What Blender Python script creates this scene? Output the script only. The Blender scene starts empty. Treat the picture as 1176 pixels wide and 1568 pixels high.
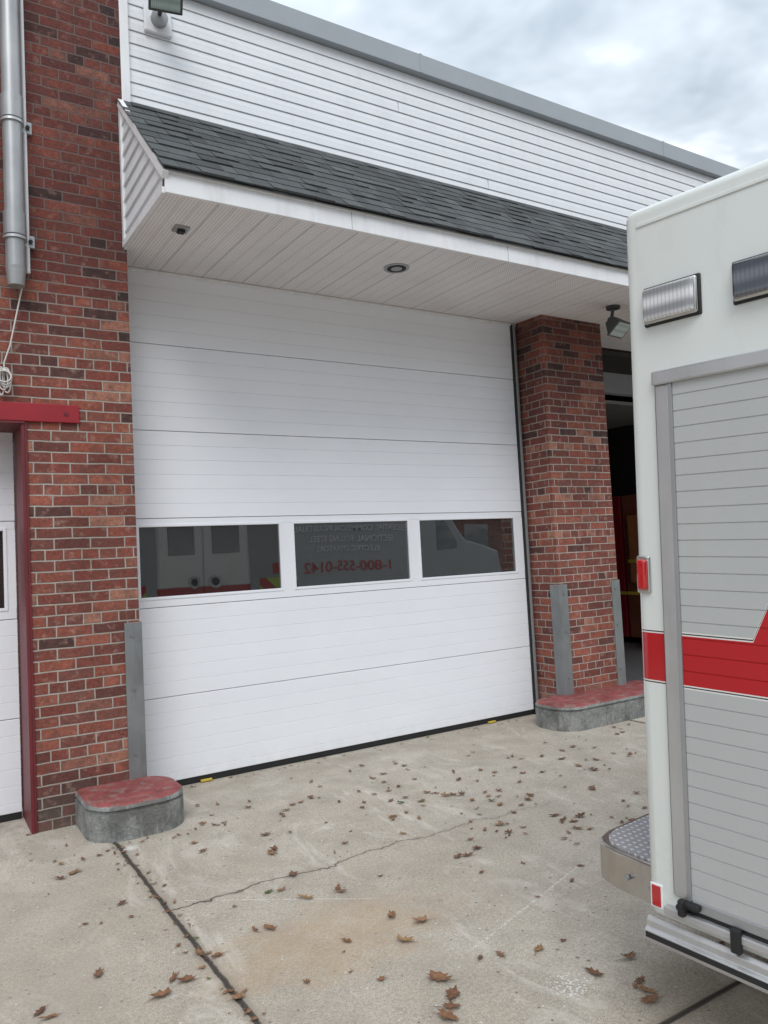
import bpy, bmesh, math, random
from mathutils import Vector, Matrix
random.seed(11)
S=bpy.context.scene
S.view_settings.view_transform='Standard'; S.view_settings.look='None'; S.view_settings.exposure=0
COL=S.collection
# ---------------------------------------------------------------- helpers
def empty(name,loc=(0,0,0),rot=(0,0,0),parent=None):
    e=bpy.data.objects.new(name,None); COL.objects.link(e); e.location=loc; e.rotation_euler=rot
    e.empty_display_size=.1
    if parent: e.parent=parent
    return e
def mesh_obj(name,verts,faces,mat,parent=None,bevel=0,seg=2,smooth=False,solid=None):
    me=bpy.data.meshes.new(name); me.from_pydata([tuple(v) for v in verts],[],faces); me.update()
    bm=bmesh.new(); bm.from_mesh(me); bmesh.ops.recalc_face_normals(bm,faces=bm.faces); bm.to_mesh(me); bm.free()
    o=bpy.data.objects.new(name,me); COL.objects.link(o)
    if mat: me.materials.append(mat)
    if parent: o.parent=parent
    if bevel:
        b=o.modifiers.new('b','BEVEL'); b.width=bevel; b.segments=seg; b.limit_method='ANGLE'; b.angle_limit=math.radians(40)
        if seg>2: smooth=True
    if smooth:
        for p in me.polygons: p.use_smooth=True
        try: me.set_sharp_from_angle(angle=math.radians(50))
        except Exception: pass
    return o
def box(name,x0,x1,y0,y1,z0,z1,mat,parent=None,bevel=0,seg=2):
    v=[(x,y,z) for x in (x0,x1) for y in (y0,y1) for z in (z0,z1)]
    f=[(0,1,3,2),(4,6,7,5),(0,4,5,1),(2,3,7,6),(0,2,6,4),(1,5,7,3)]
    return mesh_obj(name,v,f,mat,parent,bevel,seg)
def extr(name,poly,axis,a,b,mat,parent=None,bevel=0,seg=2):
    def P(q,t):
        return (t,q[0],q[1]) if axis==0 else (q[0],t,q[1]) if axis==1 else (q[0],q[1],t)
    n=len(poly); v=[P(q,a) for q in poly]+[P(q,b) for q in poly]
    f=[tuple(range(n)),tuple(range(2*n-1,n-1,-1))]+[(i,(i+1)%n,n+(i+1)%n,n+i) for i in range(n)]
    return mesh_obj(name,v,f,mat,parent,bevel,seg)
def cyl(name,p0,p1,r,mat,parent=None,n=24,r2=None,smooth=True):
    p0=Vector(p0);p1=Vector(p1);d=(p1-p0).normalized()
    a=d.orthogonal().normalized(); b=d.cross(a); r2=r if r2 is None else r2
    v=[];
    for (p,rr) in ((p0,r),(p1,r2)):
        for i in range(n):
            t=2*math.pi*i/n; v.append(p+a*math.cos(t)*rr+b*math.sin(t)*rr)
    f=[tuple(range(n)),tuple(range(2*n-1,n-1,-1))]+[(i,(i+1)%n,n+(i+1)%n,n+i) for i in range(n)]
    return mesh_obj(name,v,f,mat,parent,smooth=smooth)
def rrect(x0,x1,y0,y1,r,n=6,corners=(1,1,1,1)):
    pts=[]
    cs=[(x1-r,y1-r,0,corners[0],(x1,y1)),(x0+r,y1-r,90,corners[1],(x0,y1)),(x0+r,y0+r,180,corners[2],(x0,y0)),(x1-r,y0+r,270,corners[3],(x1,y0))]
    for cx,cy,a,c,sq in cs:
        if not c: pts.append(sq); continue
        for i in range(n+1):
            t=math.radians(a+90*i/n); pts.append((cx+r*math.cos(t),cy+r*math.sin(t)))
    return pts
def tube(name,pts,r,mat,parent=None,cyclic=False):
    c=bpy.data.curves.new(name,'CURVE'); c.dimensions='3D'; c.bevel_depth=r; c.bevel_resolution=2
    s=c.splines.new('POLY'); s.points.add(len(pts)-1)
    for i,p in enumerate(pts): s.points[i].co=(*p,1)
    s.use_cyclic_u=cyclic
    o=bpy.data.objects.new(name,c); COL.objects.link(o); c.materials.append(mat)
    if parent:o.parent=parent
    return o
# ---------------------------------------------------------------- materials
class M:
    def __init__(s,name):
        s.m=bpy.data.materials.new(name); s.m.use_nodes=True; s.t=s.m.node_tree; s.n=s.t.nodes; s.l=s.t.links
        s.b=s.n['Principled BSDF']; s._tc=None
    def obj(s):
        if not s._tc: s._tc=s.n.new('ShaderNodeTexCoord')
        return s._tc.outputs['Object']
    def lk(s,a,b): s.l.new(a,b)
    def setin(s,sock,v):
        if isinstance(v,bpy.types.NodeSocket): s.lk(v,sock)
        else: sock.default_value=v
    def math(s,op,a,b=None,c=None,clamp=False):
        n=s.n.new('ShaderNodeMath'); n.operation=op; n.use_clamp=clamp; s.setin(n.inputs[0],a)
        if b is not None: s.setin(n.inputs[1],b)
        if c is not None: s.setin(n.inputs[2],c)
        return n.outputs[0]
    def sep(s,v=None):
        n=s.n.new('ShaderNodeSeparateXYZ'); s.lk(v or s.obj(),n.inputs[0]); return n.outputs
    def comb(s,x,y,z):
        n=s.n.new('ShaderNodeCombineXYZ'); s.setin(n.inputs[0],x); s.setin(n.inputs[1],y); s.setin(n.inputs[2],z); return n.outputs[0]
    def mapping(s,scale=(1,1,1),loc=(0,0,0),v=None):
        n=s.n.new('ShaderNodeMapping'); n.inputs['Scale'].default_value=scale; n.inputs['Location'].default_value=loc
        s.lk(v or s.obj(),n.inputs[0]); return n.outputs[0]
    def noise(s,scale,detail=3,rough=.55,v=None,dist=0):
        n=s.n.new('ShaderNodeTexNoise'); n.inputs['Scale'].default_value=scale; n.inputs['Detail'].default_value=min(detail,4)
        n.inputs['Roughness'].default_value=rough; n.inputs['Distortion'].default_value=dist
        s.lk(v or s.obj(),n.inputs['Vector']); return n.outputs[0]
    def voro(s,scale,feature='F1',v=None):
        n=s.n.new('ShaderNodeTexVoronoi'); n.feature=feature; n.inputs['Scale'].default_value=scale
        s.lk(v or s.obj(),n.inputs['Vector']); return n.outputs
    def ramp(s,fac,stops,interp='LINEAR'):
        n=s.n.new('ShaderNodeValToRGB'); n.color_ramp.interpolation=interp; e=n.color_ramp.elements
        while len(e)<len(stops): e.new(.5)
        for i,(p,c) in enumerate(stops):
            e[i].position=p; e[i].color=(c,c,c,1) if isinstance(c,(int,float)) else (*c,1)
        s.setin(n.inputs[0],fac); return n.outputs[0]
    def mix(s,fac,a,b,mode='MIX'):
        n=s.n.new('ShaderNodeMix'); n.data_type='RGBA'; n.blend_type=mode
        s.setin(n.inputs[0],fac)
        for i,v in ((6,a),(7,b)):
            if isinstance(v,tuple): n.inputs[i].default_value=(*v,1)[:4]
            else: s.lk(v,n.inputs[i])
        return n.outputs[2]
    def color(s,c):
        if isinstance(c,tuple): s.b.inputs['Base Color'].default_value=(*c,1)
        else: s.lk(c,s.b.inputs['Base Color'])
        return s
    def rough(s,r): s.setin(s.b.inputs['Roughness'],r); return s
    def metal(s,r): s.setin(s.b.inputs['Metallic'],r); return s
    def bump(s,h,dist=.01,strength=1,prev=None):
        n=s.n.new('ShaderNodeBump'); n.inputs['Distance'].default_value=dist; n.inputs['Strength'].default_value=strength
        s.lk(h,n.inputs['Height'])
        if prev: s.lk(prev,n.inputs['Normal'])
        s.lk(n.outputs[0],s.b.inputs['Normal']); return n.outputs[0]
def paint(name,c,rough=.5,metal=0,var=.08,dirt=.0,bump=0.0,scale=3,ior=None,coat=0):
    m=M(name); n=m.noise(scale,3,.6)
    f=m.ramp(n,[(.3,1-var),(.7,1.0)])
    col=m.mix(1.0,c,f,'MULTIPLY')
    if dirt:
        d=m.noise(9,4,.7,m.mapping((1,1,.25)))
        col=m.mix(m.ramp(d,[(.5,0.0),(.75,dirt)]),col,(c[0]*.45,c[1]*.42,c[2]*.38))
    m.color(col); m.rough(m.math('MULTIPLY_ADD',n,.15,rough-.07)); m.metal(metal)
    if ior: m.b.inputs['IOR'].default_value=ior
    if coat: m.b.inputs['Coat Weight'].default_value=coat
    return m.m
def brick_mat():
    m=M('brick_masonry'); x,y,z=m.sep()
    u=m.math('ADD',x,y)
    wob=m.noise(7,2,.5); 
    uu=m.math('MULTIPLY_ADD',wob,.010,u); zz=m.math('MULTIPLY_ADD',wob,.010,z)
    v=m.comb(uu,zz,0)
    n=m.n.new('ShaderNodeTexBrick'); n.offset=.5; n.offset_frequency=2; n.squash=.5; n.squash_frequency=6
    n.inputs['Scale'].default_value=1; n.inputs['Mortar Size'].default_value=.0056; n.inputs['Mortar Smooth'].default_value=.35
    n.inputs['Bias'].default_value=0; n.inputs['Brick Width'].default_value=.206; n.inputs['Row Height'].default_value=.0655
    for k,c in (('Color1',0),('Color2',1),('Mortar',.5)): n.inputs[k].default_value=(c,c,c,1)
    m.lk(v,n.inputs['Vector'])
    bc=m.ramp(n.outputs['Color'],[(0,(.055,.034,.032)),(.07,(.10,.042,.036)),(.16,(.25,.068,.048)),(.30,(.15,.046,.038)),(.42,(.34,.098,.062)),(.58,(.22,.056,.044)),(.72,(.37,.120,.078)),(.86,(.17,.050,.042)),(.97,(.42,.19,.13))])
    fn=m.noise(60,4,.7); bc=m.mix(1.0,bc,m.ramp(fn,[(.3,.60),(.7,1.24)]),'MULTIPLY')
    mott=m.noise(12,4,.68); bc=m.mix(m.ramp(mott,[(.47,0.0),(.68,.72)]),bc,(.135,.062,.052))
    mott2=m.noise(17,3,.65,m.mapping((1,1,1),(5,2,1))); bc=m.mix(m.ramp(mott2,[(.56,0.0),(.75,.55)]),bc,(.47,.30,.235))
    mc=m.mix(m.noise(24,3),(.30,.26,.225),(.54,.48,.425))
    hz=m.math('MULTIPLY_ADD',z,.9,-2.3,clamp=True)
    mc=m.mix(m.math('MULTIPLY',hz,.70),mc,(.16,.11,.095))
    col=m.mix(n.outputs['Fac'],bc,mc)
    w=m.noise(1.1,4,.6,m.mapping((1.6,1.6,.6)))
    col=m.mix(1.0,col,m.ramp(w,[(.3,.72),(.62,1.06)]),'MULTIPLY')
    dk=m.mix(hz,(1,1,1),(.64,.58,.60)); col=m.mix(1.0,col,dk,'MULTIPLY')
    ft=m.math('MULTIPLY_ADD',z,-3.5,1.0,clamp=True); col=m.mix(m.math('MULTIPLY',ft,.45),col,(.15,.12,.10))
    m.color(col); m.rough(.9)
    h=m.math('MULTIPLY_ADD',n.outputs['Fac'],-1,m.math('MULTIPLY',fn,.6))
    m.bump(h,.008)
    return m.m
def concrete_ground():
    m=M('concrete_apron'); x,y,z=m.sep()
    big=m.noise(.8,4,.62); mid=m.noise(4,4,.65); fine=m.noise(70,3,.7); grit=m.noise(230,1,.6)
    c=m.mix(m.ramp(big,[(.32,0.0),(.68,1.0)]),(.42,.37,.30),(.54,.49,.42))
    c=m.mix(m.ramp(mid,[(.43,0.0),(.68,.7)]),c,(.36,.32,.265))
    c=m.mix(1.0,c,m.ramp(fine,[(.3,.74),(.7,1.15)]),'MULTIPLY')
    c=m.mix(1.0,c,m.ramp(grit,[(.33,.64),(.5,1.0),(.7,1.2)]),'MULTIPLY')
    sc=m.noise(3.0,4,.75,m.mapping((1,.35,1),(3,1,0)),1.2); c=m.mix(m.ramp(sc,[(.56,0.0),(.68,.5)]),c,(.64,.60,.54))
    sc2=m.noise(14,4,.8,m.mapping((1,1,1),(7,3,0)),.8); c=m.mix(m.ramp(sc2,[(.59,0.0),(.69,.5)]),c,(.25,.21,.17))
    sc3=m.noise(1.7,4,.7,m.mapping((1,1,1),(11,5,0)),.6); c=m.mix(m.ramp(sc3,[(.52,0.0),(.62,.35)]),c,(.34,.30,.25))
    vo=m.voro(19); c=m.mix(m.ramp(vo['Distance'],[(.06,.85),(.13,0.0)]),c,m.ramp(m.sep(vo['Color'])[0],[(0,(.12,.10,.08)),(.5,(.16,.13,.1)),(.6,(.62,.6,.55)),(1,(.6,.58,.54))],'CONSTANT'))
    vo2=m.voro(6.3); c=m.mix(m.ramp(vo2['Distance'],[(.03,.8),(.06,0.0)]),c,(.13,.10,.075))
    edge=m.math('MULTIPLY_ADD',m.noise(6,4,.75),2.6,-1.3)
    def blob(cx,cy,rx,ry,amt,colr,prev):
        dx=m.math('MULTIPLY',m.math('SUBTRACT',x,cx),1/rx); dy=m.math('MULTIPLY',m.math('SUBTRACT',y,cy),1/ry)
        d=m.math('ADD',m.math('MULTIPLY',dx,dx),m.math('MULTIPLY',dy,dy))
        d=m.math('ADD',d,edge)
        return m.mix(m.math('MULTIPLY',m.ramp(d,[(.0,1.0),(1.2,0.0)]),amt),prev,colr)
    c=blob(.15,-2.5,.6,.35,.5,(.40,.28,.16),c)
    c=blob(-.25,-.95,.05,.05,.7,(.70,.68,.65),c)
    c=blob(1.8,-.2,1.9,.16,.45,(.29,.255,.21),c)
    c=blob(-.9,-1.9,.5,1.2,.3,(.36,.31,.25),c)
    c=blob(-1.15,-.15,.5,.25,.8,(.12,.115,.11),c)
    sp=m.voro(75); dx=m.math('SUBTRACT',x,.667); dy=m.math('SUBTRACT',y,-3.30)
    rr=m.math('ADD',m.math('MULTIPLY',dx,dx),m.math('MULTIPLY',dy,dy)); th=m.math('MULTIPLY_ADD',rr,-28,.42)
    c=m.mix(m.math('MULTIPLY',m.math('LESS_THAN',sp['Distance'],th),.8),c,(.68,.67,.65))
    # two pale drag scratches
    for (cx,cy,sl_,ln) in ((1.0,-2.75,.35,.45),(.15,-2.05,-.75,.35)):
        ex=m.math('SUBTRACT',x,cx); ey=m.math('SUBTRACT',m.math('SUBTRACT',y,cy),m.math('MULTIPLY',ex,sl_))
        ex=m.math('ABSOLUTE',ex); ey=m.math('ABSOLUTE',m.math('ADD',ey,m.math('MULTIPLY_ADD',mid,.03,-.015)))
        k=m.math('MULTIPLY',m.math('LESS_THAN',ex,ln),m.ramp(ey,[(.002,1.0),(.007,0.0)]))
        c=m.mix(m.math('MULTIPLY',k,m.ramp(fine,[(.4,0.0),(.6,.7)])),c,(.74,.71,.66))
    def line(coord,pos,w,wsc,amp,soft=1.6):
        wob=m.math('MULTIPLY_ADD',m.noise(wsc,4,.7),amp,-amp*.5)
        return m.math('ABSOLUTE',m.math('ADD',m.math('SUBTRACT',coord,pos),wob))
    j=line(x,-.287,.0,9,.022)
    jj=m.math('ABSOLUTE',m.math('SUBTRACT',x,3.93))
    for cc,p in ((x,-4.5),(y,-3.62),(y,-7.9)): jj=m.math('MINIMUM',jj,m.math('ABSOLUTE',m.math('SUBTRACT',cc,p)))
    j=m.math('MINIMUM',j,jj)
    jm=m.ramp(j,[(.006,1.0),(.011,0.0)])
    je=m.ramp(j,[(.010,.6),(.040,0.0)])
    ck=line(y,-1.848,0,2.6,.26)
    g=m.math('MULTIPLY',m.math('GREATER_THAN',x,-.287),m.math('LESS_THAN',x,2.0))
    fade=m.ramp(m.math('MULTIPLY',x,.5),[(.0,1.0),(.9,.25)])
    cm=m.math('MULTIPLY',m.math('MULTIPLY',m.ramp(ck,[(.001,1.0),(.0055,0.0)]),g),fade)
    ce=m.math('MULTIPLY',m.math('MULTIPLY',m.ramp(ck,[(.003,.5),(.03,0.0)]),g),fade)
    c=m.mix(je,c,(.24,.20,.16)); c=m.mix(ce,c,(.27,.23,.19))
    allc=m.math('MAXIMUM',m.math('MULTIPLY',jm,.95),m.math('MULTIPLY',cm,.85))
    c=m.mix(allc,c,(.04,.034,.028))
    m.color(c); m.rough(.92)
    h=m.math('ADD',m.math('MULTIPLY',fine,.45),m.math('MULTIPLY',allc,-3))
    m.bump(h,.004)
    return m.m
def curb_mat():
    m=M('painted_curb'); g=m.n.new('ShaderNodeNewGeometry'); nz=m.sep(g.outputs['Normal'])[2]; z=m.sep()[2]
    top=m.ramp(m.math('MULTIPLY_ADD',m.noise(18,4,.7),.35,m.math('SUBTRACT',nz,.17)),[(.55,0.0),(.75,1.0)])
    top=m.math('MULTIPLY',top,m.math('GREATER_THAN',z,.175))
    n=m.noise(6,4,.7); f=m.noise(60,4,.7)
    gray=m.mix(m.ramp(n,[(.35,0.0),(.65,1.0)]),(.17,.18,.175),(.34,.345,.33))
    gray=m.mix(1.0,gray,m.ramp(f,[(.3,.65),(.7,1.15)]),'MULTIPLY')
    gray=m.mix(m.ramp(m.noise(10,4,.7,m.mapping((1,1,.3),(3,3,3))),[(.5,0.0),(.62,.7)]),gray,(.11,.105,.095))
    red=m.mix(m.ramp(n,[(.35,0.0),(.6,1.0)]),(.20,.045,.045),(.32,.08,.078))
    red=m.mix(m.ramp(m.noise(14,4,.75),[(.50,0.0),(.64,.75)]),red,(.27,.21,.18))
    m.color(m.mix(top,gray,red)); m.rough(.75); m.bump(m.math('ADD',f,n),.008); return m.m
def door_mat():
    m=M('white_steel_door'); x,y,z=m.sep()
    n=m.noise(1.5,4,.6,m.mapping((1,1,2)))
    c=m.mix(m.ramp(n,[(.3,0.0),(.7,1.0)]),(.83,.855,.905),(.865,.89,.94))
    d=m.noise(3,4,.75,m.mapping((.8,1,3.5))); c=m.mix(m.ramp(d,[(.60,0.0),(.8,.25)]),c,(.62,.61,.60))
    low=m.math('MULTIPLY_ADD',z,-4.0,.8,clamp=True); c=m.mix(m.math('MULTIPLY',low,m.ramp(m.noise(12,4,.7),[(.4,.05),(.7,.4)])),c,(.55,.52,.48))
    m.color(c); m.rough(.42)
    w=m.noise(1,2,.5,m.mapping((260,1,26)))
    m.bump(w,.0006)
    return m.m
def soffit_mat():
    m=M('perforated_soffit'); x,y,z=m.sep()
    def gr(period,w):
        f=m.math('FRACT',m.math('MULTIPLY',x,1/period)); d=m.math('MULTIPLY',m.math('ABSOLUTE',m.math('SUBTRACT',f,.5)),period)
        return m.ramp(m.math('SUBTRACT',period/2,d),[(w,1.0),(w*1.8,0.0)])
    a=gr(.305,.0026); b=gr(.1017,.003)
    px=m.math('FRACT',m.math('MULTIPLY',x,1/.0203)); py=m.math('FRACT',m.math('MULTIPLY',y,1/.0203))
    dd=m.math('ADD',m.math('POWER',m.math('SUBTRACT',px,.5),2),m.math('POWER',m.math('SUBTRACT',py,.5),2))
    holes=m.math('LESS_THAN',dd,.035)
    c=m.mix(m.ramp(m.noise(2,4,.6),[(.3,0.0),(.7,1.0)]),(.78,.755,.76),(.86,.84,.845))
    c=m.mix(m.math('MULTIPLY',holes,.7),c,(.10,.095,.095))
    c=m.mix(m.math('MAXIMUM',m.math('MULTIPLY',a,.55),m.math('MULTIPLY',b,.12)),c,(.16,.15,.15))
    m.color(c); m.rough(.6); m.bump(m.math('MULTIPLY',m.math('MAXIMUM',a,b),-1),.003); return m.m
def shingle_mat():
    m=M('asphalt_shingle'); g=m.n.new('ShaderNodeNewGeometry'); r=g.outputs['Random Per Island']
    c=m.ramp(r,[(0,(.044,.048,.051)),(.35,(.064,.071,.074)),(.7,(.084,.093,.093)),(1,(.054,.058,.063))])
    c=m.mix(1.0,c,m.ramp(m.noise(240,1,.7),[(.3,.5),(.7,1.5)]),'MULTIPLY')
    c=m.mix(1.0,c,m.ramp(m.noise(2.5,4,.6),[(.3,.8),(.7,1.15)]),'MULTIPLY')
    m.color(c); m.rough(.95); return m.m
def leaf_mat():
    m=M('dry_leaf'); g=m.n.new('ShaderNodeNewGeometry'); r=g.outputs['Random Per Island']
    c=m.ramp(r,[(0,(.11,.055,.032)),(.3,(.20,.095,.045)),(.6,(.27,.15,.08)),(.85,(.14,.07,.045)),(.97,(.34,.21,.09)),(.985,(.07,.12,.035))])
    c=m.mix(1.0,c,m.ramp(m.noise(60,3,.7),[(.3,.55),(.7,1.3)]),'MULTIPLY'); m.color(c); m.rough(.75); return m.m
def truck_paint(shutter=False):
    m=M('shutter_paint' if shutter else 'ambulance_paint'); x,y,z=m.sep()
    up=m.math('MULTIPLY',m.math('MINIMUM',m.math('MAXIMUM',m.math('SUBTRACT',x,.285),0.0),.16),2.2)
    top=m.math('ADD',up,1.232)
    inn=m.math('MULTIPLY',m.math('LESS_THAN',z,top),m.math('GREATER_THAN',z,1.083))
    e1=m.math('ABSOLUTE',m.math('SUBTRACT',z,top)); e2=m.math('ABSOLUTE',m.math('SUBTRACT',z,1.083))
    em=m.math('MINIMUM',e1,e2)
    blk=m.math('LESS_THAN',em,.0018); wht=m.math('LESS_THAN',em,.0055)
    n=m.noise(2.2,4,.6)
    base=m.mix(n,(.41,.43,.43),(.46,.48,.475)) if shutter else m.mix(n,(.63,.67,.655),(.69,.73,.71))
    dz=m.noise(5,4,.75,m.mapping((1,1,.3)))
    base=m.mix(m.ramp(dz,[(.54,0.0),(.8,.25)]),base,(.40,.39,.36))
    low=m.math('MULTIPLY',m.math('MULTIPLY_ADD',z,-1.6,1.2,clamp=True),m.ramp(m.noise(22,4,.75),[(.45,0.0),(.72,.45)])); base=m.mix(low,base,(.33,.31,.28))
    c=m.mix(inn,base,m.mix(n,(.38,.005,.010),(.47,.010,.016)))
    c=m.mix(wht,c,(.70,.70,.68)); c=m.mix(blk,c,(.03,.03,.03))
    m.color(c); m.rough(.38 if shutter else .22)
    if not shutter: m.b.inputs['Coat Weight'].default_value=.4; m.b.inputs['Coat Roughness'].default_value=.08
    m.bump(m.noise(3,2,.5),.0015)
    return m.m
def diamond():
    m=M('diamond_plate'); x,y,z=m.sep()
    a=m.math('ADD',x,y); b=m.math('SUBTRACT',x,y)
    s=m.math('MULTIPLY',m.math('SINE',m.math('MULTIPLY',a,120)),m.math('SINE',m.math('MULTIPLY',b,120)))
    d=m.ramp(s,[(.25,0.0),(.55,1.0)])
    m.color(m.mix(d,(.46,.47,.50),(.90,.91,.93))); m.metal(.4); m.rough(.32); m.bump(d,.005); return m.m
def glass_mat():
    m=M('window_glass'); m.color((.018,.021,.021)); m.rough(.012); m.b.inputs['IOR'].default_value=2.8
    m.bump(m.noise(1.3,1,.5),.0028); return m.m
def hivis_mat():  # striped colour for the added panels that stand in for hi-vis clothing
    m=M('hivis_stand_in'); x,y,z=m.sep(); s=m.math('FRACT',m.math('MULTIPLY',m.math('ADD',z,m.math('ABSOLUTE',m.math('SUBTRACT',y,1.15))),3.2))
    m.color(m.mix(m.math('GREATER_THAN',s,.5),(.45,.02,.02),(.42,.58,.05))); m.rough(.4); return m.m
BRICK=brick_mat(); GROUND=concrete_ground(); CURB=curb_mat(); DOOR=door_mat(); SOFFIT=soffit_mat(); SHING=shingle_mat(); LEAF=leaf_mat()
TRK=truck_paint(); SHUT=truck_paint(True); DIA=diamond(); GLASS=glass_mat(); HIVIS=hivis_mat()
WHITE=paint('white_trim',(.82,.83,.85),.45,var=.06,dirt=.25)
SIDING=paint('vinyl_siding',(.76,.78,.81),.5,var=.05,dirt=.12)
CAP=paint('gray_coping_metal',(.34,.37,.40),.45,var=.08)
GALV=paint('galvanized_pipe',(.42,.43,.44),.38,metal=.45,var=.25,dirt=.35)
STEEL=paint('painted_steel_guard',(.25,.265,.27),.5,metal=.25,var=.3,dirt=.6)
RED=paint('red_steel',(.33,.016,.026),.4,var=.25,dirt=.25)
DKRED=paint('dark_red_steel',(.16,.020,.026),.5,var=.3,dirt=.4)
BLACK=paint('black_rubber',(.014,.014,.015),.6)
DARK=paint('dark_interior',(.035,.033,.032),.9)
ALU=paint('brushed_aluminium',(.54,.55,.56),.35,metal=.6,var=.15,dirt=.3)
ALUD=paint('anodised_frame',(.36,.37,.38),.4,metal=.4,var=.15)
CHROME=paint('stainless_trim',(.60,.59,.57),.25,metal=.9,var=.2,dirt=.4)
YEL=paint('yellow_paint',(.62,.45,.05),.6,var=.3,dirt=.5)
LENSR=paint('red_lens',(.46,.010,.013),.15,coat=1)
def lens_mat(nm,c1,c2):
    m=M(nm); x,y,z=m.sep(); s=m.math('SINE',m.math('MULTIPLY',x,520)); s2=m.math('SINE',m.math('MULTIPLY',z,110))
    col=m.mix(m.ramp(m.math('MULTIPLY_ADD',s2,.35,.5),[(.2,0.0),(.8,1.0)]),c1,c2)
    m.color(m.mix(m.ramp(s,[(.3,0.0),(.9,.35)]),col,(c1[0]*.6,c1[1]*.6,c1[2]*.6))); m.rough(.1); m.b.inputs['Coat Weight'].default_value=1
    return m.m
LENSW=lens_mat('clear_lens',(.27,.285,.30),(.70,.72,.74)); LENSD=lens_mat('smoked_lens',(.035,.04,.055),(.13,.14,.16))
TIRE=paint('tire',(.02,.02,.02),.8)
HOUS=paint('flood_housing',(.05,.055,.055),.5)
# ---------------------------------------------------------------- ground
g=mesh_obj('ground',[(-90,-90,0),(90,-90,0),(90,90,0),(-90,90,0)],[(0,1,2,3)],GROUND)
ASPH=paint('asphalt',(.055,.055,.056),.9,var=.3,scale=2)
mesh_obj('road',[(-90,-24,.004),(90,-24,.004),(90,-15,.004),(-90,-15,.004)],[(0,1,2,3)],ASPH)
# ---------------------------------------------------------------- fire station
B=empty('fire_station_building')
YF=-.344
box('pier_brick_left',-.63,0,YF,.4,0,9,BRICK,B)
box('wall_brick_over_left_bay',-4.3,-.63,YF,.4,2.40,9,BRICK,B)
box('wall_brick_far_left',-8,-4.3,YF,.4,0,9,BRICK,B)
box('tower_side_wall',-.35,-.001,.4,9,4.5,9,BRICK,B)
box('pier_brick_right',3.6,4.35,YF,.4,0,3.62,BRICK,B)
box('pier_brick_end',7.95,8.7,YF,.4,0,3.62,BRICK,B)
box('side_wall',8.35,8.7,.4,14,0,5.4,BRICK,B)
box('backing_wall',0.002,8.7,-.30,.4,3.62,5.43,WHITE,B)
box('flat_roof',0,8.7,.4,14,5.2,5.4,DARK,B)
box('door_header',0,3.6,.06,.4,3.56,3.619,DARK,B)
def siding_rows(name,x0,x1,z0,z1,yb,step,mat,out=.014):
    v=[];f=[];z=z0
    while z<z1-1e-4:
        t=min(z+step,z1); k=len(v)
        for x in (x0,x1):
            v+= [(x,yb,z),(x,yb-out,z+.002),(x,yb-out*.75,z+step*.5),(x,yb-out*.8,z+step*.52),(x,yb-out*.25,t-.004),(x,yb,t-.002)]
        n=6
        for i in range(n-1): f.append((k+i,k+i+1,k+n+i+1,k+n+i))
        z=t
    return mesh_obj(name,v,f,mat,B)
siding_rows('siding_upper',.06,8.7,4.53,5.43,-.315,.0904,SIDING,.010)
for i,(xx,za) in enumerate(((3.1,4.62),(5.4,4.80),(2.2,5.07),(6.6,4.71))): box('siding_lap_%d'%i,xx,xx+.002,-.3262,-.312,za,za+.088,CAP,B)
box('siding_corner_trim',.002,.06,-.350,-.30,4.50,5.43,WHITE,B,.004)
xs=[0.002,2.41,5.43,8.75]
for i in range(3):
    extr('coping_%d'%i,[(-.375,5.43),(-.385,5.425),(-.385,5.585),(.41,5.60),(.41,5.43)],0,xs[i]+.002,xs[i+1]-.002,CAP,B,.004)
    if i: box('coping_joint_%d'%i,xs[i]-.012,xs[i]+.012,-.388,-.3,5.428,5.588,CAP,B)
ZO,ZI=3.538,3.578; YO=-1.25
XC=8.9
mesh_obj('soffit',[(.0,YO,ZO),(XC,YO,ZO),(XC,.06,ZI+.001),(.0,.06,ZI+.001)],[(0,1,2,3)],SOFFIT,B)
box('soffit_edge_strip',0.001,3.6,-.012,.03,3.55,3.572,WHITE,B)
box('fascia',-.012,XC,YO-.022,YO,ZO-.012,3.658,WHITE,B,.003)
box('fascia_lip',-.014,XC,YO-.03,YO+.0,3.640,3.664,WHITE,B,.003)
for i,xx in enumerate((1.15,2.42,4.75)): box('fascia_joint_%d'%i,xx,xx+.003,YO-.0235,YO-.02,ZO-.01,3.64,CAP,B)
p0=Vector((0,-1.30,3.662)); p1=Vector((0,-.33,4.565)); sl=(p1-p0); L=sl.length; sd=sl.normalized(); nn=Vector((0,-sd.z,sd.y))
mesh_obj('roof_deck',[p0+Vector((-.02,0,0)),p0+Vector((XC,0,0)),p1+Vector((XC,0,0)),p1+Vector((-.02,0,0)),p0+Vector((-.02,0,-.02)),p0+Vector((XC,0,-.02)),p1+Vector((XC,0,-.02)),p1+Vector((-.02,0,-.02))],[(0,1,2,3),(4,7,6,5),(0,4,5,1),(2,6,7,3),(0,3,7,4),(1,5,6,2)],BLACK,B)
v=[];f=[]
nc=10; cw=L/nc
for r in range(nc):
    x=-.035-random.random()*.2
    while x<XC:
        w=random.choice((.09,.12,.15,.19)); x0=max(x,-.035); x1=min(x+w-.003,XC)
        if x1>x0+.01:
            th=random.choice((.003,.004,.009)); a=r*cw-.012+(random.random()-.5)*.012; b=min((r+1)*cw+.02,L)
            k=len(v)
            for xx,s_,h in ((x0,a,0.0),(x1,a,0.0),(x1,a,th+.005),(x0,a,th+.005),(x1,b,.003),(x0,b,.003)):
                q=p0+sd*s_+nn*h; v.append((xx,q.y,q.z))
            f+=[(k,k+1,k+2,k+3),(k+3,k+2,k+4,k+5),(k,k+3,k+5),(k+1,k+4,k+2)]
        x+=w
mesh_obj('shingles',v,f,SHING,B)
box('roof_top_flashing',.002,8.7,-.345,-.30,4.52,4.545,WHITE,B)
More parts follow.
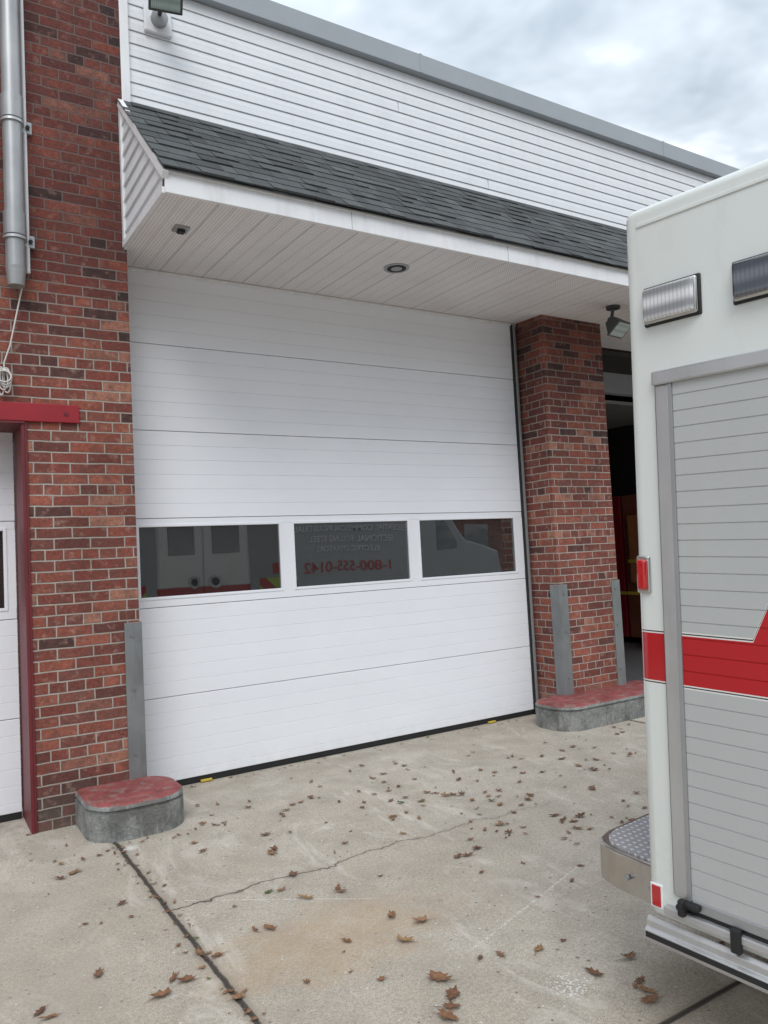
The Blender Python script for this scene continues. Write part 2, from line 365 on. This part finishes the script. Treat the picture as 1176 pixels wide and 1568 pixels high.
def tri_y_at(z):
    t=(z-3.63)/(4.50-3.63); return YO+.02+t*(-.344-(YO+.02))
v=[];f=[];z=3.55;st=.1016
while z<4.44:
    t=min(z+st,4.47); y0=tri_y_at(max(z,3.64)); y1=tri_y_at(max(t,3.64)); k=len(v)
    v+=[(.0,y0,z),(-.016,y0,z+.001),(-.003,y1,t),(.0,YF+.0,z),(-.016,YF,z+.001),(-.003,YF,t)]
    f+=[(k,k+1,k+4,k+3),(k+1,k+2,k+5,k+4)]
    z=t
mesh_obj('gable_siding',v,f,SIDING,B)
mesh_obj('gable_backing',[(.003,YO,ZO),(.003,YF,ZI),(.003,YF,4.53),(.003,YO,3.655)],[(0,1,2,3)],WHITE,B)
def strip(name,a,b,w,th,mat):
    a=Vector(a);b=Vector(b);d=(b-a).normalized();n=Vector((-d.y,d.x))*w
    q=[a,b,b+n,a+n]
    return extr(name,[(p.x,p.y) for p in q],0,-th,.001,mat,B)
strip('gable_rake_trim',(YO-.02,3.60),(YF-.0,4.505),.045,.03,WHITE)
strip('gable_bottom_trim',(YO,ZO-.008),(YF,ZI-.014),.035,.026,WHITE)
box('gable_wall_trim',-.024,.0,YF-.035,YF,ZI-.015,4.50,WHITE,B)
rl=empty('recessed_soffit_light',(1.783,-.796,3.552))
cyl('trim_ring',(0,0,.01),(0,0,-.008),.092,CAP,rl); cyl('lamp_well',(0,0,.0),(0,0,-.0095),.07,DARK,rl)
cyl('lamp_face',(0,0,0),(0,0,-.012),.04,ALUD,rl)
vb=empty('soffit_junction_box',(.214,-.808,3.548)); box('plate',-.045,.045,-.045,.045,-.012,.01,ALUD,vb,.004); box('socket',-.022,.022,-.022,.022,-.03,-.012,BLACK,vb,.004)
# ---------------------------------------------------------------- sectional doors
def sect_door(parent,x0,x1,panes,nsec=6,top=None):
    for k in range(nsec):
        z0=k*.61+(.045 if k==0 else .002); z1=(k+1)*.61-.002
        if top: z1=min(z1,top)
        if k==2:
            box('window_section_bottom_rail',x0,x1,-.001,.045,z0,1.285,DOOR,parent,.003)
            box('window_section_top_rail',x0,x1,-.001,.045,1.779,z1,DOOR,parent,.003)
            xs=[x0]+[q for p in panes for q in p]+[x1]
            for i in range(0,len(xs),2):
                if xs[i+1]-xs[i]>.003: box('window_stile_%d'%i,xs[i],xs[i+1],-.001,.045,1.285,1.779,DOOR,parent)
            for i,(a,b) in enumerate(panes):
                box('window_pane_%d'%i,a,b,.012,.02,1.285,1.779,GLASS,parent)
                for nm,(xa,xb,za,zb) in {'l':(a-.012,a+.008,1.273,1.791),'r':(b-.008,b+.012,1.273,1.791),'b':(a+.008,b-.008,1.273,1.293),'t':(a+.008,b-.008,1.771,1.791)}.items():
                    box('window_frame_%d_%s'%(i,nm),xa,xb,-.006,.011,za,zb,DOOR,parent,.003)
            continue
        poly=[(0.04,z0)]; g_=.0028; dpt=.0040
        poly+=[(.003,z0),(0,z0+.003)]
        for q in range(1,6):
            zz=k*.61+q*.1017
            if zz<z1-.01: poly+=[(0,zz-g_),(dpt,zz),(0,zz+g_)]
        poly+=[(0,z1-.003),(.003,z1),(.04,z1)]
        extr('section_%d'%k,poly,0,x0,x1,DOOR,parent)
    box('back_dark',x0,x1,.046,.055,.0,(top or nsec*.61),BLACK,parent)
    box('bottom_seal',x0,x1,.006,.04,.002,.046,BLACK,parent,.004)
D=empty('garage_door')
sect_door(D,.004,3.534,[(.094,1.139),(1.246,2.291),(2.395,3.44)])
box('side_seal',3.535,3.548,-.02,.05,0.002,3.56,BLACK,D)
box('side_jamb',3.549,3.572,-.035,.05,0.002,3.56,ALUD,D,.003)
box('side_gap',3.573,3.5995,-.005,.05,0.002,3.56,DARK,D)
box('left_seal',-.0,.004,-.02,.045,0.002,3.55,BLACK,D)
for i,xx in enumerate((.50,3.04)): box('yellow_marker_%d'%i,xx-.04,xx+.04,-.02,.0,.004,.02,YEL,D,.004)
D2=empty('garage_door')
sect_door(D2,-4.15,-.66,[(-4.06,-3.015),(-2.91,-1.865),(-1.765,-.72)],nsec=4,top=2.42)
F=empty('red_door_frame')
box('jamb_face',-.650,-.6305,YF-.010,.05,0.0,2.40,DKRED,F,.003)
box('jamb_front_lip',-.6302,-.618,YF-.010,YF-.001,.0,2.398,DKRED,F,.002)
box('lintel',-4.5,-.324,YF-.022,YF-.001,2.401,2.512,RED,F,.004)
box('lintel_soffit',-4.2,-.632,YF-.02,.05,2.40-.012,2.399,DKRED,F)
for i in range(4): cyl('bolt_%d'%i,(-.40-i*.9,YF-.03,2.456),(-.40-i*.9,YF-.02,2.456),.012,DKRED,F)
def guard(name,xc,side,z0=.19,z1=1.16):
    e=empty(name); w=.095; t=.012; s=side
    if s>0: poly=[(xc-w,YF-t),(xc+t,YF-t),(xc+t,YF+w),(xc+.001,YF+w),(xc+.001,YF-.001),(xc-w,YF-.001)]
    else: poly=[(xc+w,YF-t),(xc-t,YF-t),(xc-t,YF+w),(xc-.001,YF+w),(xc-.001,YF-.001),(xc+w,YF-.001)]
    extr('angle_iron',poly,2,z0,z1,STEEL,e,.002)
    for i,zz in enumerate((.35,.75,1.08)): cyl('bolt_%d'%i,(xc-s*.05,YF-t-.006,zz),(xc-s*.05,YF-t,zz),.011,STEEL,e,12)
guard('steel_corner_guard',0,1,.02); guard('steel_corner_guard',3.6,-1,.02); guard('steel_corner_guard',4.35,1)
def curb(x0,x1,y0,y1,r,corners):
    poly=rrect(x0,x1,y0,y1,r,8,corners)
    rings=[(0,0),(0,.15),(.012,.152),(.012,.165),(.0,.17),(.004,.186),(.016,.198),(.035,.203)]
    cx=(x0+x1)/2; cy=(y0+y1)/2; v=[];f=[];n=len(poly)
    for ins,z in rings:
        for (px_,py_) in poly:
            sx=1-ins/((x1-x0)/2); sy=1-ins/((y1-y0)/2); v.append((cx+(px_-cx)*sx,cy+(py_-cy)*sy,z+random.uniform(-.0015,.0015)))
    for r in range(len(rings)-1):
        for i in range(n): f.append((r*n+i,r*n+(i+1)%n,(r+1)*n+(i+1)%n,(r+1)*n+i))
    f.append(tuple((len(rings)-1)*n+i for i in range(n)))
    return mesh_obj('concrete_curb',v,f,CURB,smooth=True)
curb(-.41,.145,-.83,-.30,.20,(1,0,1,1)); curb(3.22,4.62,-.745,-.25,.2,(0,1,1,1))
P=empty('downspout_pipe'); px=-.665; py=-.43
cyl('pipe',(px,py,3.27),(px,py,9),.055,GALV,P); cyl('outlet',(px,py,3.19),(px,py,3.30),.045,GALV,P,r2=.058)
for i,zz in enumerate((3.54,4.25)):
    cyl('coupling_%d'%i,(px,py,zz-.05),(px,py,zz+.09),.063,GALV,P); cyl('band_%d'%i,(px,py,zz-.075),(px,py,zz-.06),.066,ALU,P)
    box('bracket_%d'%i,px-.0,px+.115,-.375,-.346,zz-.085,zz-.01,GALV,P,.004); cyl('bracket_bolt_%d'%i,(px+.09,-.39,zz-.05),(px+.09,-.37,zz-.05),.012,DARK,P)
cyl('conduit',(px+.075,-.365,3.3),(px+.075,-.365,9),.012,WHITE,P)
rp=empty('hanging_rope')
ROPE=paint('rope',(.62,.61,.58),.9)
tube('line',[(-.62,-.37,3.24),(-.65,-.39,3.1),(-.70,-.38,2.85),(-.735,-.37,2.74),(-.735,-.37,2.70)],.0045,ROPE,rp)
for j in range(6):
    cx=-.735+random.uniform(-.02,.02); pts=[]
    for i in range(20):
        t=2*math.pi*i/20; pts.append((cx+math.cos(t)*(.018+.004*j),-.375-.008*j+math.sin(t)*.008,2.63+math.sin(t)*(.085-.01*j)+j*.004))
    tube('coil_%d'%j,pts,.0045,ROPE,rp,True)
def flood(loc,rz,tilt,mount_dir,start):
    e=empty('flood_light',loc)
    h=empty('head_pivot',(0,0,0),(tilt,0,rz),e)
    v=[(-.10,-.05,-.075),(.10,-.05,-.075),(.10,-.05,.075),(-.10,-.05,.075),(-.055,.07,-.04),(.055,.07,-.04),(.055,.07,.04),(-.055,.07,.04)]
    f=[(0,1,2,3),(4,7,6,5),(0,4,5,1),(1,5,6,2),(2,6,7,3),(3,7,4,0)]
    mesh_obj('housing',v,f,HOUS,h,.008)
    box('bezel',-.108,.108,-.064,-.05,-.083,.083,HOUS,h,.005)
    box('lens',-.092,.092,-.067,-.063,-.068,.068,lens_mat('flood_lens',(.20,.27,.26),(.30,.39,.38)),h)
    cyl('arm',start,mount_dir,.014,HOUS,e); cyl('knuckle',(start[0]-.02,start[1],start[2]),(start[0]+.02,start[1],start[2]),.026,HOUS,e)
    return e
e1=flood((4.02,-.82,3.38),math.radians(8),math.radians(52),(0,.02,.165),(0,.05,.06)); cyl('mount_disc',(0,.02,.15),(0,.02,.175),.06,HOUS,e1)
e2=flood((.25,-.55,5.205),math.radians(-12),math.radians(40),(.01,.195,-.02),(0,.08,.0))
box('mount_plate',-.085,.10,.195,.222,-.12,.07,SIDING,e2,.006); cyl('mount_box',(.01,.195,-.03),(.01,.155,-.03),.055,ALUD,e2)
# ---------------------------------------------------------------- open bay interior
I=empty('bay_interior')
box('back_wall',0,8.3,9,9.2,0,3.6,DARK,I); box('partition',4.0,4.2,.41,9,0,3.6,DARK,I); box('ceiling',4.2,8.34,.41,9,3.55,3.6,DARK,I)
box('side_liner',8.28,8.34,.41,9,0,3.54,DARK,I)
for i in range(5): box('ceiling_beam_%d'%i,4.25,8.27,1+i*1.6,1.10+i*1.6,3.30,3.545,CAP,I)
box('track',4.5,4.56,.42,4.2,3.0,3.05,ALU,I); box('raised_door',4.6,7.8,1.2,4.0,3.22,3.26,ALUD,I)
ORG=paint('turnout_gear',(.50,.17,.06),.9,var=.4); WOOD=paint('wooden_locker',(.26,.08,.045),.6,var=.3)
for i in range(6):
    y=1.4+i*.62
    box('locker_%d'%i,7.85,8.27,y,y+.58,.1,2.2,WOOD if i%2 else RED,I,.01); box('coat_%d'%i,7.78,7.85,y+.12,y+.46,.9,1.9,ORG if i%2 else BLACK,I,.03)
    box('reflective_band_%d'%i,7.77,7.779,y+.12,y+.46,1.2,1.25,YEL,I)
box('rail_yellow',7.6,7.66,.8,5,.75,.79,YEL,I); box('bin',7.3,7.75,1.2,1.8,.01,.6,paint('blue_bin',(.03,.12,.32),.5),I,.02)
box('interior_floor',4.2,8.3,.1,8.9,.003,.008,paint('bay_floor',(.12,.12,.125),.4),I)
# ---------------------------------------------------------------- ambulance
A=empty('ambulance',(.621,-3.75,0),(0,.038,math.atan2(-.9936,.1131)))
X0=-.068
box('body',X0,3.9,0,2.3,.39,2.492,TRK,A,.035,6)
box('roof_edge_moulding',X0+.05,3.88,-.004,.01,2.425,2.437,TRK,A,.002)
sx0,sx1,sz0,sz1=.072,1.25,.485,1.945
box('frame_left',.028,sx0,-.012,.02,sz0-.0,sz1,ALU,A,.004); box('frame_right',sx1,sx1+.045,-.012,.02,sz0,sz1,ALU,A,.004)
box('frame_top',.022,sx1+.05,-.020,.02,sz1+.0005,sz1+.042,ALU,A,.006,3)
box('frame_gasket',.0245,.0278,-.005,.01,sz0,sz1,BLACK,A)
box('frame_groove',sx0-.002,sx0+.010,-.0135,.01,sz0,sz1,ALUD,A,.001)
poly=[(.02,sz0)]; z=sz0; SP=.046
while z<sz1-.02:
    poly+=[(-.0080,z+.0012),(-.0080,z+SP-.0025),(-.0058,z+SP-.0018),(-.0058,z+SP)]; z+=SP
poly.append((.02,z)); extr('roller_shutter',poly,0,sx0+.0105,sx1-.002,SHUT,A)
box('shutter_bottom_bar',sx0+.013,sx1-.002,-.014,.015,.462,.492,ALUD,A,.004)
box('sill_ledge',-.0,sx1+.05,-.022,.02,.425,.448,ALU,A,.004)
box('sill_channel',.05,sx1+.05,-.006,.02,.448,.463,BLACK,A)
extr('rub_rail',[(0.0,.325),(-.022,.328),(-.026,.338),(-.026,.360),(-.014,.367),(-.014,.385),(-.004,.395),(.0,.395)],0,X0+.004,3.9,ALU,A,.002)
box('rub_rail_insert',X0+.01,3.88,-.0285,-.025,.342,.357,BLACK,A)
box('latch_strap',.20,.228,-.032,-.012,.40,.465,BLACK,A,.005)
box('latch_body',.055,.115,-.036,-.012,.470,.488,BLACK,A,.006); box('latch_lever',.055,.075,-.044,-.02,.445,.492,BLACK,A,.006)
cyl('latch_knob',(.066,-.050,.475),(.066,-.03,.475),.010,BLACK,A)
for i in range(5): box('latch_rivet_%d'%i,.3+i*.18,.306+i*.18,-.025,-.02,.433,.439,ALUD,A)
def slight(l0,l1,h0,h1,lens,nm):
    box(nm+'_bezel',l0,l1,-.008,.002,h0,h1,BLACK,A,.012,4); box(nm+'_ring',l0+.006,l1-.006,-.020,-.006,h0+.006,h1-.006,CHROME,A,.010,4)
    box(nm+'_lens',l0+.011,l1-.011,-.034,-.018,h0+.011,h1-.011,lens,A,.012,4)
slight(.0,.178,2.122,2.238,LENSW,'scene_light'); slight(.268,.446,2.122,2.238,LENSD,'warning_light'); slight(1.4,1.578,2.122,2.238,LENSD,'warning_light_b')
box('side_marker_bezel',-.056,-.012,-.010,.001,1.342,1.452,CHROME,A,.012,4); box('side_marker_lens',-.050,-.018,-.022,-.006,1.352,1.442,LENSR,A,.010,4)
box('reflector_bezel',-.052,-.013,-.005,.001,.425,.495,WHITE,A,.002); box('reflector',-.047,-.018,-.007,-.004,.43,.49,LENSR,A,.002)
for i,(a,b) in enumerate(((.62,1.14),(1.16,1.68))):
    box('rear_door_%d'%i,X0-.02,X0+.005,a,b,.55,2.2,TRK,A,.008); box('rear_door_window_%d'%i,X0-.026,X0-.018,a+.1,b-.1,1.62,2.0,GLASS,A,.01)
    cyl('rear_handle_%d'%i,(X0-.055,(1.02 if i==0 else 1.28),1.28),(X0-.02,(1.02 if i==0 else 1.28),1.28),.075,CHROME,A)
    cyl('rear_handle_cup_%d'%i,(X0-.060,(1.02 if i==0 else 1.28),1.28),(X0-.055,(1.02 if i==0 else 1.28),1.28),.045,BLACK,A)
for i,(a,b) in enumerate(((.05,.60),(1.70,2.25))):
    box('rear_panel_%d'%i,X0-.006,X0+.002,a,b,.55,2.3,ALUD,A,.003); box('hivis_stand_in_%d'%i,X0-.010,X0-.006,a+.12,b-.12,.9,1.28,HIVIS,A)  # hi-vis panels added for the pane reflection, in place of a person
for y_ in (.22,2.08):
    for h_ in (.75,1.40,2.15): box('tail_light_%.2f_%.2f'%(y_,h_),X0-.03,X0+.002,y_-.09,y_+.09,h_-.07,h_+.07,LENSR,A,.01)
bp=[(X0+.0,.105),(-.13,.108),(-.27,.120),(-.335,.145),(-.365,.18),(-.38,.25),(-.38,2.05),(-.365,2.12),(-.335,2.155),(-.27,2.175),(-.13,2.19),(X0,2.195)]
extr('step_bumper',bp,2,.365,.488,CHROME,A,.008,3)
ins=[(X0,.125),(-.13,.128),(-.26,.142),(-.315,.165),(-.342,.20),(-.357,.26),(-.357,2.04),(-.342,2.10),(-.315,2.135),(-.26,2.15),(X0,2.17)]
extr('step_tread',ins,2,.48,.493,DIA,A)
for i in range(2): cyl('bumper_bolt_%d'%i,(-.12-i*.09,.098,.42),(-.12-i*.09,.11,.42),.008,ALUD,A,12)
box('step_support',-.2,X0,.6,1.7,.3,.36,BLACK,A)
box('chassis',0.2,6.0,.7,1.6,.35,.6,BLACK,A)
for l in (1.9,5.2):
    for n_ in (.05,2.0):
        r=.40; hz=r+.038*l
        cyl('tire_%.1f_%.1f'%(l,n_),(l,n_,hz),(l,n_+.25,hz),r,TIRE,A,32); cyl('rim_%.1f_%.1f'%(l,n_),(l,n_-.01,hz),(l,n_+.26,hz),.23,ALU,A,24)
extr('cab',[(3.95,.5),(3.95,2.15),(4.6,2.2),(5.1,1.55),(6.0,1.42),(6.15,1.2),(6.15,.5)],1,.2,2.1,TRK,A,.06,4)
extr('cab_side_glass',[(4.1,1.5),(4.15,2.05),(4.55,2.08),(4.9,1.55)],1,.19,2.11,GLASS,A)
# ---------------------------------------------------------------- service van seen mirrored in the panes
V=empty('service_van',(0,0,0))
VP=paint('van_paint',(.34,.36,.37),.3)
extr('van_body',[(4.9,.35),(4.9,2.65),(9.2,2.65),(9.9,1.75),(10.8,1.45),(10.95,.9),(10.95,.35)],1,-11,-9.0,VP,V,.05,4)
extr('van_window',[(9.0,1.6),(9.0,2.3),(9.2,2.3),(9.65,1.75),(9.65,1.6)],1,-11.01,-8.99,GLASS,V)
for xx in (6.0,10.0):
    for yy in (-11.02,-9.23): cyl('van_wheel_%d_%d'%(xx,-yy),(xx,yy,.36),(xx,yy+.25,.36),.36,TIRE,V)
LET=paint('van_lettering_white',(.72,.74,.76),.5,var=.3); LRED=paint('van_lettering_red',(.50,.03,.04),.5,var=.3)
def txt(s,x,z,size,mat):
    c=bpy.data.curves.new('lettering','FONT'); c.body=s; c.size=size; c.align_x='CENTER'; c.extrude=.002; c.offset=.002; o=bpy.data.objects.new('lettering',c); COL.objects.link(o)
    c.materials.append(mat); o.location=(x,-8.985,z); o.rotation_euler=(math.pi/2,0,math.pi); o.parent=V
txt('RESIDENTIAL COMMERCIAL INDUSTRIAL',6.88,2.04,.155,LET)
txt('SECTIONAL  ROLLING STEEL',6.8,1.84,.16,LET); txt('ELECTRIC OPERATORS',6.7,1.65,.15,LET)
txt('1-800-555-0142',6.7,1.20,.33,LRED)
txt('DOOR SERVICE',6.3,2.25,.20,LRED)
# ---------------------------------------------------------------- street opposite: unseen backdrop, added to keep the pane reflections dark
H=empty('backdrop_building')
box('walls',-25,35,-38,-30,0,6,BRICK,H); box('parapet',-25.1,35.1,-38,-29.9,6,6.3,CAP,H)
for i in range(14): box('window_%d'%i,-22+i*4,-20.4+i*4,-30.0,-29.96,1.2,3.0,GLASS,H)
LM=M('tree_foliage'); gg=LM.n.new('ShaderNodeNewGeometry'); LM.color(LM.ramp(gg.outputs['Random Per Island'],[(0,(.03,.05,.02)),(.6,(.07,.10,.03)),(1,(.15,.11,.03))])); LM.rough(.8)
BARK=paint('bark',(.09,.07,.055),.9)
def tree(x,y,h):
    e=empty('backdrop_tree',(x,y,0)); cyl('trunk',(0,0,0),(0,0,h*.55),.2,BARK,e,r2=.1)
    for i in range(6):
        a=i*1.05; cyl('limb_%d'%i,(0,0,h*.35+i*.15),(math.cos(a)*h*.25,math.sin(a)*h*.25,h*.65+i*.1),.07,BARK,e,r2=.02,n=8)
    v=[];f=[]
    cl=[(random.gauss(0,h*.16),random.gauss(0,h*.16),h*.6+random.gauss(0,h*.14),random.uniform(.5,1.1)) for _ in range(26)]
    for c in cl:
        for _ in range(60):
            d=Vector((random.gauss(0,1),random.gauss(0,1),random.gauss(0,.8))).normalized()*c[3]*random.uniform(.6,1); p=Vector(c[:3])+d
            a=Vector((random.gauss(0,1),random.gauss(0,1),random.gauss(0,1))).normalized()*.15; b=a.orthogonal().normalized()*.12; k=len(v)
            v+=[p-a,p+b,p+a,p-b]; f.append((k,k+1,k+2,k+3))
    mesh_obj('crown',v,f,LM.m,e)
for q in ((-7,-26,8),(3,-27,9),(12,-26,7.5),(20,-27,9)): tree(*q)
# ---------------------------------------------------------------- fallen leaves
v=[];f=[]
def leaf(x,y,s,flat=.25):
    k=len(v); ang=random.random()*6.28; n=16; cu=random.uniform(.1,.7)*s*flat*4; lob=random.uniform(.25,.5); asp=random.uniform(.38,.7)
    tz=random.uniform(-.4,.4)
    pts=[]
    for i in range(n):
        t=2*math.pi*i/n; r=s*(1 if i%2==0 else 1-lob)*random.uniform(.65,1.15); a,b=r*math.cos(t),r*asp*math.sin(t)
        z=.003+cu*((b/s)**2)+cu*.5*((a/s)**2)+tz*a*.3+abs(tz)*s*.3+random.uniform(0,.16)*s
        pts.append((a,b,max(z,.002)))
    pts.append((s*1.6,random.uniform(-.1,.1)*s,.004)); pts.append((s*.9,.04*s,.006)); pts.append((s*.9,-.04*s,.006))
    ca,sa=math.cos(ang),math.sin(ang)
    W=[(x+a*ca-b*sa,y+a*sa+b*ca,z) for a,b,z in [(0,0,.006)]+pts]
    v.extend(W)
    for i in range(n): f.append((k,k+1+i,k+1+(i+1)%n))
    f.append((k+n+1,k+n+2,k+n+3)); f.append((k,k+n+2,k+n+3))
for (x,y) in [(-.554,-1.127),(.328,-1.53),(.397,-2.16),(.24,-2.118),(.261,-3.161),(.31,-3.11),(.33,-3.0),(.519,-2.613),(.743,-3.06),(-.287,-2.678),(1.64,-1.414),(.835,-3.477),(.87,-3.42),(.054,-1.27),(-.873,-2.343),(-.437,-2.421),(-.657,-2.217),(1.805,-2.05),(2.617,-1.579),(1.9,-2.15),(.38,-2.7),(.45,-2.5),(-.3,-2.3),(.0,-2.28),(.3,-1.85),(-.25,-2.36),(-.5,-2.5),(-.62,-1.16),(.36,-1.50),(1.6,-1.38),(.78,-3.3),(.95,-3.3),(.22,-3.2),(.80,-3.52),(-.85,-2.4),(-.40,-2.46),(.40,-2.12)]:
    leaf(x,y,random.uniform(.034,.050))
for _ in range(200):
    x=random.uniform(-1.4,4.6); y=-.35-random.random()**1.1*3.4
    leaf(x,y,random.uniform(.008,.032))
cen=[(random.uniform(.6,4.2),random.uniform(-2.7,-.6)) for _ in range(30)]
for _ in range(190):
    q=random.choice(cen); leaf(q[0]+random.gauss(0,.22),min(-.05,q[1]+random.gauss(0,.18)),random.uniform(.012,.042))
for _ in range(70):
    x=-.287+random.gauss(0,.035); leaf(x,random.uniform(-3.2,-.9),random.uniform(.006,.022))
for _ in range(24): leaf(random.uniform(-.65,.3),random.uniform(-.97,-.86),random.uniform(.006,.025))
for _ in range(45): leaf(random.uniform(.2,3.3),random.uniform(-.14,-.03),random.uniform(.006,.022))
for _ in range(60): leaf(random.uniform(-10,14),random.uniform(-14,-4),random.uniform(.02,.04))
lo=mesh_obj('fallen_leaves',v,f,LEAF)
v=[];f=[]
for _ in range(300):
    x=random.uniform(-1.4,4.4);y=random.uniform(-4,-.1);s=random.uniform(.002,.006);k=len(v)
    v+=[(x-s,y,.001),(x,y-s,.001),(x+s,y+s*.3,.001),(x,y,s)]; f+=[(k,k+1,k+3),(k+1,k+2,k+3),(k+2,k,k+3)]
mesh_obj('ground_debris',v,f,paint('chips',(.6,.58,.54),.9))
# ---------------------------------------------------------------- world, sun, camera
W=bpy.data.worlds.new('World'); S.world=W; W.use_nodes=True; T=W.node_tree; N=T.nodes; Lk=T.links
bg=N['Background']; bg.inputs['Strength'].default_value=.15
sky=N.new('ShaderNodeTexSky'); sky.sky_type='NISHITA'; sky.sun_disc=False
EL=math.radians(46); sd_=Vector((-.45,-.75,0)).normalized(); AZ=math.atan2(sd_.x,sd_.y)
sky.sun_elevation=EL; sky.sun_rotation=AZ
tc=N.new('ShaderNodeTexCoord'); sp=N.new('ShaderNodeSeparateXYZ'); Lk.new(tc.outputs['Generated'],sp.inputs[0])
def wm(op,a,b=None,clamp=False):
    n=N.new('ShaderNodeMath'); n.operation=op; n.use_clamp=clamp
    for i,q in enumerate((a,b)):
        if q is None: continue
        if isinstance(q,(int,float)): n.inputs[i].default_value=q
        else: Lk.new(q,n.inputs[i])
    return n.outputs[0]
zc=wm('MAXIMUM',sp.outputs[2],0.0); den=wm('ADD',zc,.18)
cb=N.new('ShaderNodeCombineXYZ'); Lk.new(wm('DIVIDE',sp.outputs[0],den),cb.inputs[0]); Lk.new(wm('DIVIDE',sp.outputs[1],den),cb.inputs[1])
def wn(scale,detail,rough,dist):
    n=N.new('ShaderNodeTexNoise'); n.inputs['Scale'].default_value=scale; n.inputs['Detail'].default_value=detail; n.inputs['Roughness'].default_value=rough; n.inputs['Distortion'].default_value=dist
    Lk.new(cb.outputs[0],n.inputs['Vector']); return n.outputs[0]
n1=wn(1.6,5,.58,.5); n2=wn(5,3,.6,.3)
nm=wm('ADD',wm('MULTIPLY',n1,.72),wm('MULTIPLY',n2,.28))
rp_=N.new('ShaderNodeValToRGB'); e=rp_.color_ramp.elements; e[0].position=.38; e[0].color=(3.6,4.2,4.8,1); e[1].position=.60; e[1].color=(9.6,9.8,10.0,1)
m_=e.new(.49); m_.color=(5.4,6.0,6.6,1)
Lk.new(nm,rp_.inputs[0])
gr=wm('ADD',wm('MULTIPLY',zc,1.05),.56)
mx=N.new('ShaderNodeMix'); mx.data_type='RGBA'; mx.blend_type='MULTIPLY'; mx.inputs[0].default_value=1; Lk.new(rp_.outputs[0],mx.inputs[6]); Lk.new(gr,mx.inputs[7])
m2=N.new('ShaderNodeMix'); m2.data_type='RGBA'; m2.inputs[0].default_value=.93; Lk.new(sky.outputs[0],m2.inputs[6]); Lk.new(mx.outputs[2],m2.inputs[7])
Lk.new(m2.outputs[2],bg.inputs['Color'])
sl_=bpy.data.lights.new('sun','SUN'); sl_.energy=1.5; sl_.angle=math.radians(30); sl_.color=(1,.98,.95)
so=bpy.data.objects.new('sun',sl_); COL.objects.link(so)
tosun=Vector((sd_.x*math.cos(EL),sd_.y*math.cos(EL),math.sin(EL))); so.rotation_euler=tosun.to_track_quat('Z','Y').to_euler()
a,t,r=.5546,.0567,-.0525
Fv=Vector((math.sin(a)*math.cos(t),math.cos(a)*math.cos(t),math.sin(t))); R0=Vector((math.cos(a),-math.sin(a),0)); U0=R0.cross(Fv)
Rv=R0*math.cos(r)+U0*math.sin(r); Uv=-R0*math.sin(r)+U0*math.cos(r)
cd=bpy.data.cameras.new('camera'); cd.sensor_fit='VERTICAL'; cd.sensor_height=36; cd.lens=36*1180/1568; cd.clip_start=.05; cd.clip_end=500
co=bpy.data.objects.new('camera',cd); COL.objects.link(co)
Mx=Matrix((Rv,Uv,-Fv)).transposed().to_4x4(); Mx.translation=Vector((-1.2293,-5.3142,1.4925)); co.matrix_world=Mx
S.camera=co
